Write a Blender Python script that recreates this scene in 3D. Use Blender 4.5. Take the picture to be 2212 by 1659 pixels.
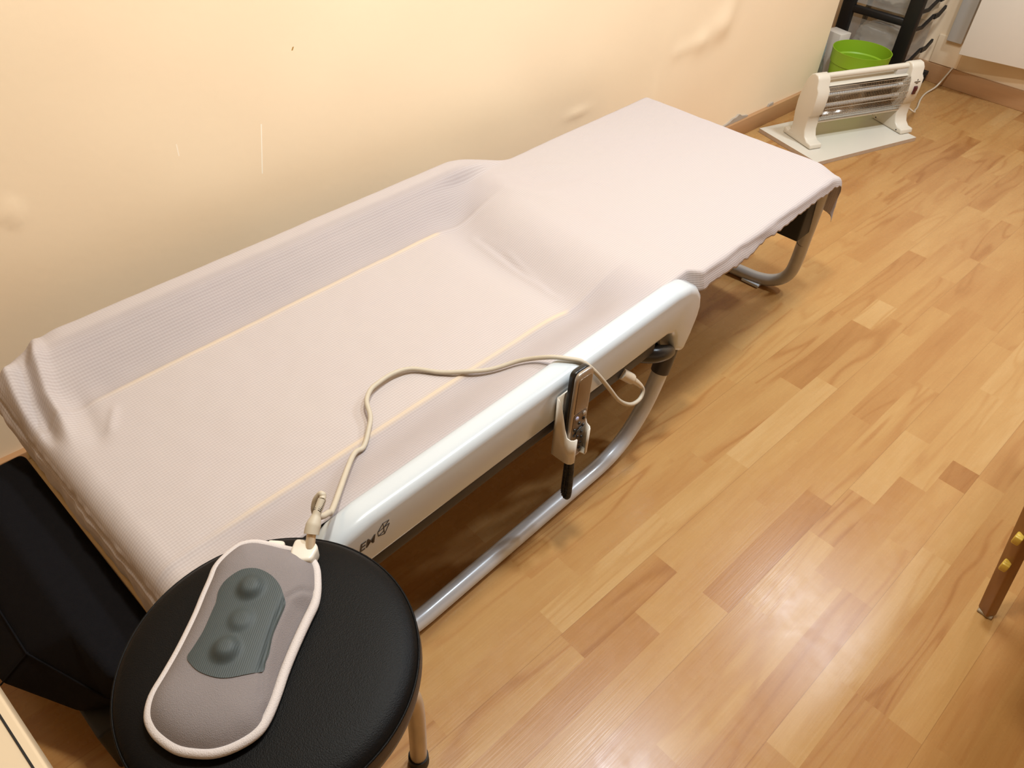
import bpy, bmesh, math, random
import numpy as np
from mathutils import Vector, Matrix, noise

for o in list(bpy.data.objects): bpy.data.objects.remove(o)
S = bpy.context.scene
COL = S.collection
R = math.radians
random.seed(7)

# ------------------------------------------------------------------ camera
H = 1.38
cam = bpy.data.cameras.new('camera'); camo = bpy.data.objects.new('camera', cam); COL.objects.link(camo)
cam.sensor_fit = 'HORIZONTAL'; cam.sensor_width = 36.0
cam.lens = 1647.19 / 2212 * 36.0
cam.clip_start = 0.02
AX = Vector((0.72753232, -0.68477217, 0.04223498))      # camera right
AY = Vector((-0.44408705, -0.5169539, -0.73180965))     # camera down
AZ = Vector((0.52295642, 0.51365916, -0.68019913))      # view direction
camo.matrix_world = Matrix(((AX.x, -AY.x, -AZ.x, 0), (AX.y, -AY.y, -AZ.y, 0), (AX.z, -AY.z, -AZ.z, H), (0, 0, 0, 1)))
S.camera = camo

# ------------------------------------------------------------------ light and exposure
S.view_settings.view_transform = 'Standard'; S.view_settings.look = 'None'
S.view_settings.gamma = 1.0; S.view_settings.exposure = 0.18
S.view_settings.use_curve_mapping = False
w = bpy.data.worlds.new('world'); S.world = w; w.use_nodes = True
w.node_tree.nodes['Background'].inputs[0].default_value = (1.0, 0.9, 0.78, 1)
w.node_tree.nodes['Background'].inputs[1].default_value = 0.0
def downlight(name, x, y, power, size, col):
    l = bpy.data.lights.new(name, 'AREA'); l.shape = 'DISK'; l.size = size; l.energy = power; l.color = col
    o = bpy.data.objects.new(name, l); COL.objects.link(o); o.location = (x, y, 2.48)
    return o
COOL = (0.88, 1.0, 1.13)
downlight('ceiling_lamp', 1.42, 0.52, 24, 0.20, COOL)
downlight('ceiling_lamp', 2.87, 0.50, 18, 0.20, COOL)
downlight('ceiling_lamp', 2.83, -0.02, 20, 0.20, COOL)
downlight('ceiling_lamp', 0.74, 0.66, 28, 0.20, (1.0, 0.97, 0.86))

# ------------------------------------------------------------------ materials
def nt(m): return m.node_tree.nodes, m.node_tree.links
def lin(c):
    return tuple(((v / 255) / 12.92 if v / 255 <= 0.04045 else ((v / 255 + 0.055) / 1.055) ** 2.4) for v in c)
def pm(name, rgb, rough=0.5, metal=0.0, bump=0.0, bscale=200.0, var=0.0, vscale=12.0, spec=None, coat=0.0, stretch=None):
    m = bpy.data.materials.new(name); m.use_nodes = True
    N, L = nt(m); b = N['Principled BSDF']
    c = lin(rgb) if max(rgb) > 1.0 else rgb
    c = tuple(a * k for a, k in zip(c, (0.74, 0.70, 0.66)))
    b.inputs['Base Color'].default_value = (*c, 1); b.inputs['Roughness'].default_value = rough
    b.inputs['Metallic'].default_value = metal
    if coat: b.inputs['Coat Weight'].default_value = coat; b.inputs['Coat Roughness'].default_value = 0.12
    if spec is not None: b.inputs['Specular IOR Level'].default_value = spec
    tc = N.new('ShaderNodeTexCoord')
    vec = tc.outputs['Object']
    if stretch:
        mp = N.new('ShaderNodeMapping'); mp.inputs['Scale'].default_value = stretch
        L.new(vec, mp.inputs['Vector']); vec = mp.outputs[0]
    if var:
        n = N.new('ShaderNodeTexNoise'); n.inputs['Scale'].default_value = vscale; n.inputs['Detail'].default_value = 4
        L.new(vec, n.inputs['Vector'])
        mx = N.new('ShaderNodeMix'); mx.data_type = 'RGBA'
        mx.inputs[6].default_value = (*[min(1, v * (1 + var)) for v in c], 1)
        mx.inputs[7].default_value = (*[v * (1 - var) for v in c], 1)
        L.new(n.outputs['Fac'], mx.inputs[0]); L.new(mx.outputs[2], b.inputs['Base Color'])
    if bump:
        n = N.new('ShaderNodeTexNoise'); n.inputs['Scale'].default_value = bscale; n.inputs['Detail'].default_value = 3
        L.new(vec, n.inputs['Vector'])
        bp = N.new('ShaderNodeBump'); bp.inputs['Strength'].default_value = bump; bp.inputs['Distance'].default_value = 0.002
        L.new(n.outputs['Fac'], bp.inputs['Height']); L.new(bp.outputs[0], b.inputs['Normal'])
    return m
def mth(N, L, op, a, b=None, c=None):
    n = N.new('ShaderNodeMath'); n.operation = op
    for i, v in enumerate((a, b, c)):
        if v is None: continue
        if isinstance(v, (int, float)): n.inputs[i].default_value = v
        else: L.new(v, n.inputs[i])
    return n.outputs[0]

M = {}
M['rail'] = pm('rail_white', (214, 226, 236), 0.22, coat=0.4, bump=0.02, bscale=400)
M['tube'] = pm('silver_tube', (226, 232, 238), 0.3, metal=0.12, coat=0.3, var=0.05, vscale=30)
M['tube_grey'] = pm('grey_tube', (196, 196, 194), 0.35, metal=0.12, var=0.06, vscale=40)
M['joint'] = pm('dark_joint', (66, 62, 60), 0.4, bump=0.1, bscale=500)
M['black_plastic'] = pm('black_plastic', (24, 24, 25), 0.28, var=0.1)
M['tray'] = pm('dark_tray', (50, 45, 42), 0.55, var=0.1)
M['black_fabric'] = pm('black_fabric', (27, 27, 31), 0.95, bump=0.5, bscale=900, var=0.15, vscale=60, spec=0.08)
M['black_void'] = pm('black_board', (12, 12, 13), 0.6, var=0.1)
M['mat'] = pm('mat_fabric', (190, 175, 160), 0.9, bump=0.3, bscale=800)
M['mesh_band'] = pm('grey_mesh_band', (74, 70, 72), 0.85, bump=0.5, bscale=1200)
M['piping'] = pm('cream_piping', (222, 196, 152), 0.8, bump=0.2, bscale=600)
M['leather'] = pm('black_leather', (16, 15, 15), 0.45, bump=0.25, bscale=700, var=0.06, vscale=40, spec=0.10)
M['leather_side'] = pm('worn_leather_side', (62, 50, 42), 0.5, bump=0.2, bscale=500, var=0.25, vscale=25)
M['chrome_worn'] = pm('worn_chrome', (206, 190, 166), 0.36, metal=0.35, var=0.25, vscale=60, stretch=(1, 1, 0.25))
M['rubber'] = pm('black_rubber', (22, 20, 19), 0.7, bump=0.1)
M['pad_fabric'] = pm('mauve_grey_fabric', (142, 136, 138), 0.9, bump=0.5, bscale=900, var=0.05, vscale=40)
M['pad_rim'] = pm('pale_grey_binding', (222, 216, 216), 0.8, bump=0.4, bscale=700)
M['pad_mesh'] = pm('slate_mesh', (62, 73, 75), 0.62, bump=0.7, bscale=1, var=0.06, vscale=60)
M['white_plastic'] = pm('white_plastic', (236, 232, 222), 0.35, bump=0.03)
M['steel'] = pm('bright_steel', (240, 228, 205), 0.3, metal=0.6)
M['cord'] = pm('beige_cord', (206, 198, 180), 0.55, var=0.06, vscale=80)
M['cord_white'] = pm('white_cord', (226, 214, 192), 0.5, var=0.03)
M['silver'] = pm('remote_silver', (186, 178, 168), 0.3, metal=0.6)
M['bronze'] = pm('remote_face', (120, 104, 88), 0.35, metal=0.45, var=0.05)
M['screen'] = pm('remote_screen', (134, 112, 88), 0.22, metal=0.2, var=0.05)
M['blue_button'] = pm('pale_blue_button', (200, 204, 240), 0.3)
M['pale_button'] = pm('pale_button', (196, 192, 186), 0.3, metal=0.3)
M['print'] = pm('dark_print', (62, 56, 52), 0.5)
M['heater'] = pm('heater_white', (238, 233, 218), 0.36, bump=0.03, var=0.02)
M['heater_board'] = pm('white_board', (233, 230, 218), 0.35, var=0.02)
M['board_edge'] = pm('board_edge', (206, 186, 164), 0.6, var=0.15, vscale=60)
M['chrome'] = pm('chrome_reflector', (205, 196, 186), 0.16, metal=1.0)
M['wire'] = pm('chrome_wire', (206, 204, 200), 0.22, metal=0.95)
M['switch'] = pm('dark_red_switch', (84, 20, 30), 0.25, coat=0.4)
M['green'] = pm('lime_plastic', (154, 200, 40), 0.42, bump=0.05, var=0.03)
M['cart_black'] = pm('cart_black', (20, 20, 22), 0.45, bump=0.15, bscale=300)
M['baseboard'] = pm('wood_trim', (206, 160, 114), 0.45, var=0.10, vscale=5, stretch=(1, 1, 14))
M['chair_wood'] = pm('chair_wood', (158, 112, 58), 0.45, var=0.14, vscale=9, stretch=(6, 6, 1))
M['yellow'] = pm('yellow_plastic', (226, 196, 84), 0.4)
M['felt'] = pm('pale_felt', (178, 164, 140), 0.9)
M['cabinet'] = pm('cream_cabinet', (226, 208, 178), 0.45, var=0.03)
M['panel'] = pm('panel_white', (254, 250, 240), 0.42, var=0.015)
M['panel_grey'] = pm('pale_grey_metal', (226, 226, 222), 0.45, var=0.03)
M['bag'] = pm('bag_plastic', (232, 230, 224), 0.4, var=0.18, vscale=14)
M['gap'] = pm('grey_plaster_gap', (196, 186, 172), 0.9, bump=0.5, bscale=120, var=0.15)

def glass_like(name, rgb, trans, rough):
    m = bpy.data.materials.new(name); m.use_nodes = True; N, L = nt(m)
    b = N['Principled BSDF']; b.inputs['Base Color'].default_value = (*lin(rgb), 1); b.inputs['Roughness'].default_value = rough
    t = N.new('ShaderNodeBsdfTransparent'); t.inputs[0].default_value = (0.96, 0.95, 0.93, 1)
    mx = N.new('ShaderNodeMixShader')
    n = N.new('ShaderNodeTexNoise'); n.inputs['Scale'].default_value = 9
    tc = N.new('ShaderNodeTexCoord'); L.new(tc.outputs['Object'], n.inputs['Vector'])
    f = mth(N, L, 'MULTIPLY_ADD', n.outputs['Fac'], 0.2, trans - 0.1)
    L.new(f, mx.inputs[0]); L.new(b.outputs[0], mx.inputs[1]); L.new(t.outputs[0], mx.inputs[2])
    L.new(mx.outputs[0], N['Material Output'].inputs[0])
    return m
M['clear'] = glass_like('clear_drawer_plastic', (200, 196, 188), 0.78, 0.15)
M['film'] = glass_like('thin_bag_film', (190, 200, 192), 0.55, 0.25)
M['quartz'] = glass_like('quartz_tube', (225, 222, 215), 0.45, 0.08)

# fine slate mesh of the massage pad: woven dots
def tune_pad_mesh():
    m = M['pad_mesh']; N, L = nt(m); b = N['Principled BSDF']
    tc = N.new('ShaderNodeTexCoord'); mp = N.new('ShaderNodeMapping'); mp.inputs['Rotation'].default_value = (0, 0, R(48))
    L.new(tc.outputs['Object'], mp.inputs['Vector'])
    wv = N.new('ShaderNodeTexWave'); wv.inputs['Scale'].default_value = 130; wv.inputs['Distortion'].default_value = 0.4
    L.new(mp.outputs[0], wv.inputs['Vector'])
    bp = N.new('ShaderNodeBump'); bp.inputs['Strength'].default_value = 0.2; bp.inputs['Distance'].default_value = 0.001
    L.new(wv.outputs['Fac'], bp.inputs['Height']); L.new(bp.outputs[0], b.inputs['Normal'])
tune_pad_mesh()

def wall_material():
    m = bpy.data.materials.new('peach_wall_paint'); m.use_nodes = True; N, L = nt(m); b = N['Principled BSDF']
    tc = N.new('ShaderNodeTexCoord'); o = tc.outputs['Object']
    n = N.new('ShaderNodeTexNoise'); n.inputs['Scale'].default_value = 1.7; n.inputs['Detail'].default_value = 5
    L.new(o, n.inputs['Vector'])
    cr = N.new('ShaderNodeValToRGB'); cr.color_ramp.elements[0].position = 0.3; cr.color_ramp.elements[1].position = 0.7
    cr.color_ramp.elements[0].color = (*lin((242, 218, 184)), 1); cr.color_ramp.elements[1].color = (*lin((246, 224, 190)), 1)
    L.new(n.outputs['Fac'], cr.inputs[0])
    sp = N.new('ShaderNodeSeparateXYZ'); L.new(o, sp.inputs[0])
    col = cr.outputs[0]
    # white scratches in the paint: (x at z0, slope, z0, z1, halfwidth)
    def scratch(col, x0, z0, x1, z1, hw, c):
        t = mth(N, L, 'DIVIDE', mth(N, L, 'SUBTRACT', sp.outputs[2], z0), z1 - z0)
        xs = mth(N, L, 'MULTIPLY_ADD', t, x1 - x0, x0)
        d = mth(N, L, 'ABSOLUTE', mth(N, L, 'SUBTRACT', sp.outputs[0], xs))
        a = mth(N, L, 'LESS_THAN', d, hw)
        a = mth(N, L, 'MULTIPLY', a, mth(N, L, 'GREATER_THAN', t, 0.0)); a = mth(N, L, 'MULTIPLY', a, mth(N, L, 'LESS_THAN', t, 1.0))
        mx = N.new('ShaderNodeMix'); mx.data_type = 'RGBA'; L.new(a, mx.inputs[0]); L.new(col, mx.inputs[6]); mx.inputs[7].default_value = (*lin(c), 1)
        return mx.outputs[2]
    col = scratch(col, 0.716, 0.515, 0.736, 0.628, 0.0012, (255, 246, 226))
    col = scratch(col, 0.541, 0.612, 0.542, 0.638, 0.0011, (255, 240, 216))
    col = scratch(col, 0.838, 0.765, 0.842, 0.772, 0.0018, (170, 130, 60))
    L.new(col, b.inputs['Base Color'])
    b.inputs['Roughness'].default_value = 0.55
    n2 = N.new('ShaderNodeTexNoise'); n2.inputs['Scale'].default_value = 60; n2.inputs['Detail'].default_value = 4; L.new(o, n2.inputs['Vector'])
    bp = N.new('ShaderNodeBump'); bp.inputs['Strength'].default_value = 0.06; bp.inputs['Distance'].default_value = 0.004
    L.new(n2.outputs['Fac'], bp.inputs['Height']); L.new(bp.outputs[0], b.inputs['Normal'])
    return m
M['wall'] = wall_material()

def floor_material():
    m = bpy.data.materials.new('three_strip_laminate'); m.use_nodes = True; N, L = nt(m); b = N['Principled BSDF']; b.inputs['Specular IOR Level'].default_value = 0.3
    at = N.new('ShaderNodeAttribute'); at.attribute_name = 'strip'
    sp = N.new('ShaderNodeSeparateColor'); L.new(at.outputs['Color'], sp.inputs[0])   # r tone, g offset, b figure
    tc = N.new('ShaderNodeTexCoord'); o = tc.outputs['Object']
    cb = N.new('ShaderNodeCombineXYZ')
    L.new(mth(N, L, 'MULTIPLY', sp.outputs[1], 37.0), cb.inputs[0]); L.new(mth(N, L, 'MULTIPLY', sp.outputs[1], 91.0), cb.inputs[1])
    ad = N.new('ShaderNodeVectorMath'); ad.operation = 'ADD'; L.new(o, ad.inputs[0]); L.new(cb.outputs[0], ad.inputs[1])
    mp = N.new('ShaderNodeMapping'); mp.inputs['Scale'].default_value = (1.5, 12, 1); L.new(ad.outputs[0], mp.inputs['Vector'])
    n = N.new('ShaderNodeTexNoise'); n.inputs['Scale'].default_value = 1.0; n.inputs['Detail'].default_value = 1.5; n.inputs['Distortion'].default_value = 0.3
    L.new(mp.outputs[0], n.inputs['Vector'])
    rings = mth(N, L, 'SINE', mth(N, L, 'MULTIPLY', n.outputs['Fac'], 40.0))
    rings = mth(N, L, 'POWER', mth(N, L, 'MULTIPLY_ADD', rings, 0.5, 0.5), 5.0)
    mp2 = N.new('ShaderNodeMapping'); mp2.inputs['Scale'].default_value = (9, 260, 1); L.new(ad.outputs[0], mp2.inputs['Vector'])
    n2 = N.new('ShaderNodeTexNoise'); n2.inputs['Scale'].default_value = 1.0; n2.inputs['Detail'].default_value = 3; L.new(mp2.outputs[0], n2.inputs['Vector'])
    mp3 = N.new('ShaderNodeMapping'); mp3.inputs['Scale'].default_value = (2.5, 14, 1); L.new(ad.outputs[0], mp3.inputs['Vector'])
    n3 = N.new('ShaderNodeTexNoise'); n3.inputs['Scale'].default_value = 1.0; n3.inputs['Detail'].default_value = 2; L.new(mp3.outputs[0], n3.inputs['Vector'])
    tone = mth(N, L, 'ADD', sp.outputs[0], mth(N, L, 'MULTIPLY_ADD', n2.outputs['Fac'], 0.30, -0.15))
    tone = mth(N, L, 'ADD', tone, mth(N, L, 'MULTIPLY_ADD', n3.outputs['Fac'], 0.6, -0.3))
    tone = mth(N, L, 'SUBTRACT', tone, mth(N, L, 'MULTIPLY', rings, mth(N, L, 'MULTIPLY', sp.outputs[2], 0.30)))
    cr = N.new('ShaderNodeValToRGB'); L.new(tone, cr.inputs[0])
    e = cr.color_ramp.elements
    e[0].position = 0.0; e[0].color = (*lin((143, 95, 49)), 1)
    e[1].position = 1.0; e[1].color = (*lin((184, 147, 97)), 1)
    k = e.new(0.35); k.color = (*lin((161, 115, 66)), 1)
    k = e.new(0.7); k.color = (*lin((173, 132, 80)), 1)
    # joint lines between three-strip boards
    s2 = N.new('ShaderNodeSeparateXYZ'); L.new(o, s2.inputs[0])
    fy = mth(N, L, 'DIVIDE', mth(N, L, 'SUBTRACT', s2.outputs[1], 0.0592), 0.19542)
    fr = mth(N, L, 'ABSOLUTE', mth(N, L, 'SUBTRACT', mth(N, L, 'FRACT', mth(N, L, 'ADD', fy, 0.5)), 0.5))
    ln = mth(N, L, 'LESS_THAN', fr, 0.0032)
    mx = N.new('ShaderNodeMix'); mx.data_type = 'RGBA'; L.new(mth(N, L, 'MULTIPLY', ln, 0.45), mx.inputs[0])
    L.new(cr.outputs[0], mx.inputs[6]); mx.inputs[7].default_value = (*lin((120, 78, 44)), 1)
    L.new(mx.outputs[2], b.inputs['Base Color'])
    n4 = N.new('ShaderNodeTexNoise'); n4.inputs['Scale'].default_value = 30; n4.inputs['Detail'].default_value = 4; L.new(o, n4.inputs['Vector'])
    L.new(mth(N, L, 'MULTIPLY_ADD', n4.outputs['Fac'], 0.14, 0.20), b.inputs['Roughness'])
    bp = N.new('ShaderNodeBump'); bp.inputs['Strength'].default_value = 0.12; bp.inputs['Distance'].default_value = 0.001
    L.new(n2.outputs['Fac'], bp.inputs['Height']); L.new(bp.outputs[0], b.inputs['Normal'])
    return m
M['floor'] = floor_material()

def cloth_material():
    m = bpy.data.materials.new('checked_seersucker'); m.use_nodes = True; N, L = nt(m); b = N['Principled BSDF']
    uv = N.new('ShaderNodeUVMap'); uv.uv_map = 'weave'
    sp = N.new('ShaderNodeSeparateXYZ'); L.new(uv.outputs[0], sp.inputs[0])
    n = N.new('ShaderNodeTexNoise'); n.inputs['Scale'].default_value = 6; n.inputs['Detail'].default_value = 3
    L.new(uv.outputs[0], n.inputs['Vector'])
    P = 2 * math.pi / 0.0054
    a = mth(N, L, 'MULTIPLY_ADD', mth(N, L, 'SINE', mth(N, L, 'MULTIPLY', sp.outputs[0], P)), 0.5, 0.5)
    c = mth(N, L, 'MULTIPLY_ADD', mth(N, L, 'SINE', mth(N, L, 'MULTIPLY', sp.outputs[1], P)), 0.5, 0.5)
    chk = mth(N, L, 'MULTIPLY_ADD', a, 0.27, mth(N, L, 'MULTIPLY', c, 0.73))
    hue = N.new('ShaderNodeMix'); hue.data_type = 'RGBA'; L.new(n.outputs['Fac'], hue.inputs[0])
    hue.inputs[6].default_value = (*lin((189, 175, 172)), 1); hue.inputs[7].default_value = (*lin((189, 177, 169)), 1)
    mx = N.new('ShaderNodeMix'); mx.data_type = 'RGBA'; L.new(chk, mx.inputs[0])
    L.new(hue.outputs[2], mx.inputs[6]); mx.inputs[7].default_value = (*lin((202, 191, 186)), 1)
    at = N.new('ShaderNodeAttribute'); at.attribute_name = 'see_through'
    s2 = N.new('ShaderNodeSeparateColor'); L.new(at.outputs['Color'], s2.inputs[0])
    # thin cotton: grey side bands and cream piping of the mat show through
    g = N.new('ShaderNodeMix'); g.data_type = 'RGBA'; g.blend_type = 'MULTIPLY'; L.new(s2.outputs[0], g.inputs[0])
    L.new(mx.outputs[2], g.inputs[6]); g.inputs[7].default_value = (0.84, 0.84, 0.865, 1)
    p = N.new('ShaderNodeMix'); p.data_type = 'RGBA'; L.new(s2.outputs[1], p.inputs[0])
    L.new(g.outputs[2], p.inputs[6]); p.inputs[7].default_value = (*lin((224, 200, 164)), 1)
    L.new(p.outputs[2], b.inputs['Base Color']); b.inputs['Roughness'].default_value = 0.95
    tr = N.new('ShaderNodeBsdfTranslucent'); L.new(p.outputs[2], tr.inputs[0])
    ms = N.new('ShaderNodeMixShader'); ms.inputs[0].default_value = 0.18
    L.new(b.outputs[0], ms.inputs[1]); L.new(tr.outputs[0], ms.inputs[2]); L.new(ms.outputs[0], N['Material Output'].inputs[0])
    b.inputs['Specular IOR Level'].default_value = 0.15
    bp = N.new('ShaderNodeBump'); bp.inputs['Strength'].default_value = 0.25; bp.inputs['Distance'].default_value = 0.001
    L.new(chk, bp.inputs['Height']); L.new(bp.outputs[0], b.inputs['Normal'])
    return m
M['cloth'] = cloth_material()

# ------------------------------------------------------------------ helpers
def put(o, parent=None):
    COL.objects.link(o)
    if parent is not None: o.parent = parent
    return o
def mesh(name, verts, faces, mat, parent=None, smooth=True, loc=None):
    me = bpy.data.meshes.new(name); me.from_pydata([tuple(v) for v in verts], [], faces); me.update()
    bm = bmesh.new(); bm.from_mesh(me); bmesh.ops.recalc_face_normals(bm, faces=bm.faces); bm.to_mesh(me); bm.free()
    for mt in (mat if isinstance(mat, (list, tuple)) else [mat]): me.materials.append(mt)
    if smooth: me.shade_smooth()
    o = put(bpy.data.objects.new(name, me), parent)
    if loc: o.location = loc
    return o
def bevel(o, wdt, seg=3, ang=35):
    b = o.modifiers.new('bevel', 'BEVEL'); b.width = wdt; b.segments = seg; b.limit_method = 'ANGLE'; b.angle_limit = R(ang)
    b.harden_normals = False
    return o
def autosmooth(o, ang=40):
    me = o.data
    bm = bmesh.new(); bm.from_mesh(me)
    for e in bm.edges:
        e.smooth = not (len(e.link_faces) == 2 and e.calc_face_angle(0) > R(ang))
    bm.to_mesh(me); bm.free()
    return o
BOXF = [(0, 1, 3, 2), (4, 6, 7, 5), (0, 4, 5, 1), (2, 3, 7, 6), (0, 2, 6, 4), (1, 5, 7, 3)]
def boxgeo(x0, x1, y0, y1, z0, z1):
    return [(x, y, z) for x in (x0, x1) for y in (y0, y1) for z in (z0, z1)], list(BOXF)
def box(name, b, mat, parent=None, bev=0.0, seg=2, smooth=None):
    v, f = boxgeo(*b); o = mesh(name, v, f, mat, parent, smooth=bool(bev))
    if bev: bevel(o, bev, seg)
    return o
class MB:
    def __init__(s): s.v = []; s.f = []
    def add(s, vf):
        v, f = vf; k = len(s.v); s.v += [tuple(p) for p in v]; s.f += [tuple(i + k for i in q) for q in f]; return s
    def build(s, name, mat, parent=None, smooth=False): return mesh(name, s.v, s.f, mat, parent, smooth)
def catmull(pts, n=8, closed=False):
    P = [Vector(p) for p in pts]; out = []
    m = len(P); rng = range(m if closed else m - 1)
    for i in rng:
        g = (lambda k: P[k % m]) if closed else (lambda k: P[min(max(k, 0), m - 1)])
        p0, p1, p2, p3 = g(i - 1), g(i), g(i + 1), g(i + 2)
        for j in range(n):
            t = j / n
            out.append(0.5 * ((2 * p1) + (p2 - p0) * t + (2 * p0 - 5 * p1 + 4 * p2 - p3) * t * t + (3 * p1 - p0 - 3 * p2 + p3) * t ** 3))
    if not closed: out.append(P[-1].copy())
    return out
def tubegeo(path, r, n=12, closed=False, caps=True):
    P = [Vector(p) for p in path]; m = len(P); V = []; F = []
    rr = r if isinstance(r, (list, tuple)) else [r] * m
    T = []
    for i in range(m):
        a = P[(i - 1) % m] if (closed or i > 0) else P[i]; b = P[(i + 1) % m] if (closed or i < m - 1) else P[i]
        T.append((b - a).normalized())
    up = Vector((0, 0, 1)) if abs(T[0].z) < 0.9 else Vector((0, 1, 0))
    nrm = (up - T[0] * up.dot(T[0])).normalized()
    for i in range(m):
        nrm = (nrm - T[i] * nrm.dot(T[i])).normalized(); bn = T[i].cross(nrm)
        for k in range(n):
            a = 2 * math.pi * k / n
            V.append(P[i] + (nrm * math.cos(a) + bn * math.sin(a)) * rr[i])
    for i in range(m if closed else m - 1):
        j = (i + 1) % m
        for k in range(n):
            l = (k + 1) % n
            F.append((i * n + k, i * n + l, j * n + l, j * n + k))
    if caps and not closed:
        F.append(tuple(range(n))[::-1]); F.append(tuple((m - 1) * n + k for k in range(n)))
    return V, F
def tube(name, path, r, mat, parent=None, n=14, closed=False):
    v, f = tubegeo(path, r, n, closed); o = mesh(name, v, f, mat, parent)
    return autosmooth(o, 60)
def lathegeo(prof, n=48, c=(0, 0), top=True, bot=True):
    V = []; F = []
    for (r, z) in prof:
        for k in range(n):
            a = 2 * math.pi * k / n; V.append((c[0] + r * math.cos(a), c[1] + r * math.sin(a), z))
    for i in range(len(prof) - 1):
        for k in range(n):
            l = (k + 1) % n; F.append((i * n + k, i * n + l, (i + 1) * n + l, (i + 1) * n + k))
    if bot: F.append(tuple(range(n))[::-1])
    if top: F.append(tuple((len(prof) - 1) * n + k for k in range(n)))
    return V, F
def lathe(name, prof, mat, parent=None, n=48, c=(0, 0), top=True, bot=True, sharp=50):
    v, f = lathegeo(prof, n, c, top, bot); return autosmooth(mesh(name, v, f, mat, parent), sharp)
def prismgeo(poly, a0, a1, axis):
    # poly in the two other axes; extruded along axis from a0 to a1
    def p(q, a): return {'x': (a, q[0], q[1]), 'y': (q[0], a, q[1]), 'z': (q[0], q[1], a)}[axis]
    n = len(poly); V = [p(q, a0) for q in poly] + [p(q, a1) for q in poly]
    F = [tuple(range(n)), tuple(range(2 * n - 1, n - 1, -1))] + [(i, i + n, (i + 1) % n + n, (i + 1) % n) for i in range(n)]
    return V, F
def prism(name, poly, a0, a1, axis, mat, parent=None, bev=0.0, seg=4, ang=50):
    v, f = prismgeo(poly, a0, a1, axis); o = mesh(name, v, f, mat, parent)
    if bev: bevel(o, bev, seg, ang)
    else: autosmooth(o, 35)
    return o
def thing(name, label, cat, loc=(0, 0, 0), rz=0.0, group=None):
    o = bpy.data.objects.new(name, None); o.empty_display_size = 0.1; put(o); o.location = loc; o.rotation_euler = (0, 0, rz)
    return tag(o, label, cat, group)
def tag(o, label, cat, group=None):
    o['label'] = label; o['category'] = cat
    if group: o['group'] = group
    return o
def struct(o): o['kind'] = 'structure'; return o
def rounded(poly, rad, seg=5):
    out = []; n = len(poly)
    for i in range(n):
        p0, p1, p2 = (Vector((*poly[k % n], 0)) for k in (i - 1, i, i + 1))
        r = rad[i] if isinstance(rad, (list, tuple)) else rad
        if r <= 0: out.append((p1.x, p1.y)); continue
        a = (p0 - p1); b = (p2 - p1); ra = min(r, a.length * 0.49); rb = min(r, b.length * 0.49)
        s = p1 + a.normalized() * ra; e = p1 + b.normalized() * rb
        for k in range(seg + 1):
            t = k / seg; q = s * (1 - t) ** 2 + p1 * 2 * t * (1 - t) + e * t * t
            out.append((q.x, q.y))
    return out
def sstep(a, b, x):
    t = min(1, max(0, (x - a) / (b - a))); return t * t * (3 - 2 * t)

# ------------------------------------------------------------------ the room
WY = 1.548; WX = 3.42; FX = 4.14
STRIP = 0.06514; Y0 = 0.0592
def build_floor():
    forced = {-1: [0.968], -2: [0.968], -3: [0.968], 0: [1.616, 1.703, 1.16], 3: [1.34], 4: [0.785], 5: [0.925], 6: [1.72], 7: [2.035], 1: [1.55], 2: [0.98, 1.42]}
    tonef = {(0, 1.66): 0.12, (3, 1.2): 0.25, (4, 0.70): 0.35, (5, 0.85): 0.4, (7, 1.9): 0.3, (6, 1.6): 0.85, (-1, 1.1): 0.8, (1, 1.3): 0.45}
    V = []; F = []; colr = []
    for k in range(-36, 34):
        y = Y0 + k * STRIP
        cuts = sorted(forced.get(k, []))
        ends = [-2.0]; x = -2.0
        while x < FX:
            x += random.choice((0.22, 0.32, 0.4, 0.46, 0.55)) * random.uniform(0.8, 1.2)
            if all(abs(x - c) > 0.16 for c in cuts): ends.append(x)
        ends = sorted(set([e for e in ends if e < FX] + cuts + [FX]))
        for a, b in zip(ends[:-1], ends[1:]):
            i = len(V); V += [(a, y, 0), (b, y, 0), (b, y + STRIP, 0), (a, y + STRIP, 0)]; F.append((i, i + 1, i + 2, i + 3))
            t = min(1, max(0, random.gauss(0.58, 0.11)))
            for (kk, xx), tt in tonef.items():
                if kk == k and a < xx < b: t = tt
            colr.append((t, random.random(), random.choice((0.1, 0.25, 0.6, 1.0)), 1))
    me = bpy.data.meshes.new('floor'); me.from_pydata(V, [], F); me.update()
    ca = me.color_attributes.new('strip', 'FLOAT_COLOR', 'CORNER')
    for p in me.polygons:
        for li in p.loop_indices: ca.data[li].color = colr[p.index]
    me.materials.append(M['floor'])
    return struct(put(bpy.data.objects.new('floor', me)))
build_floor()
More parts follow.
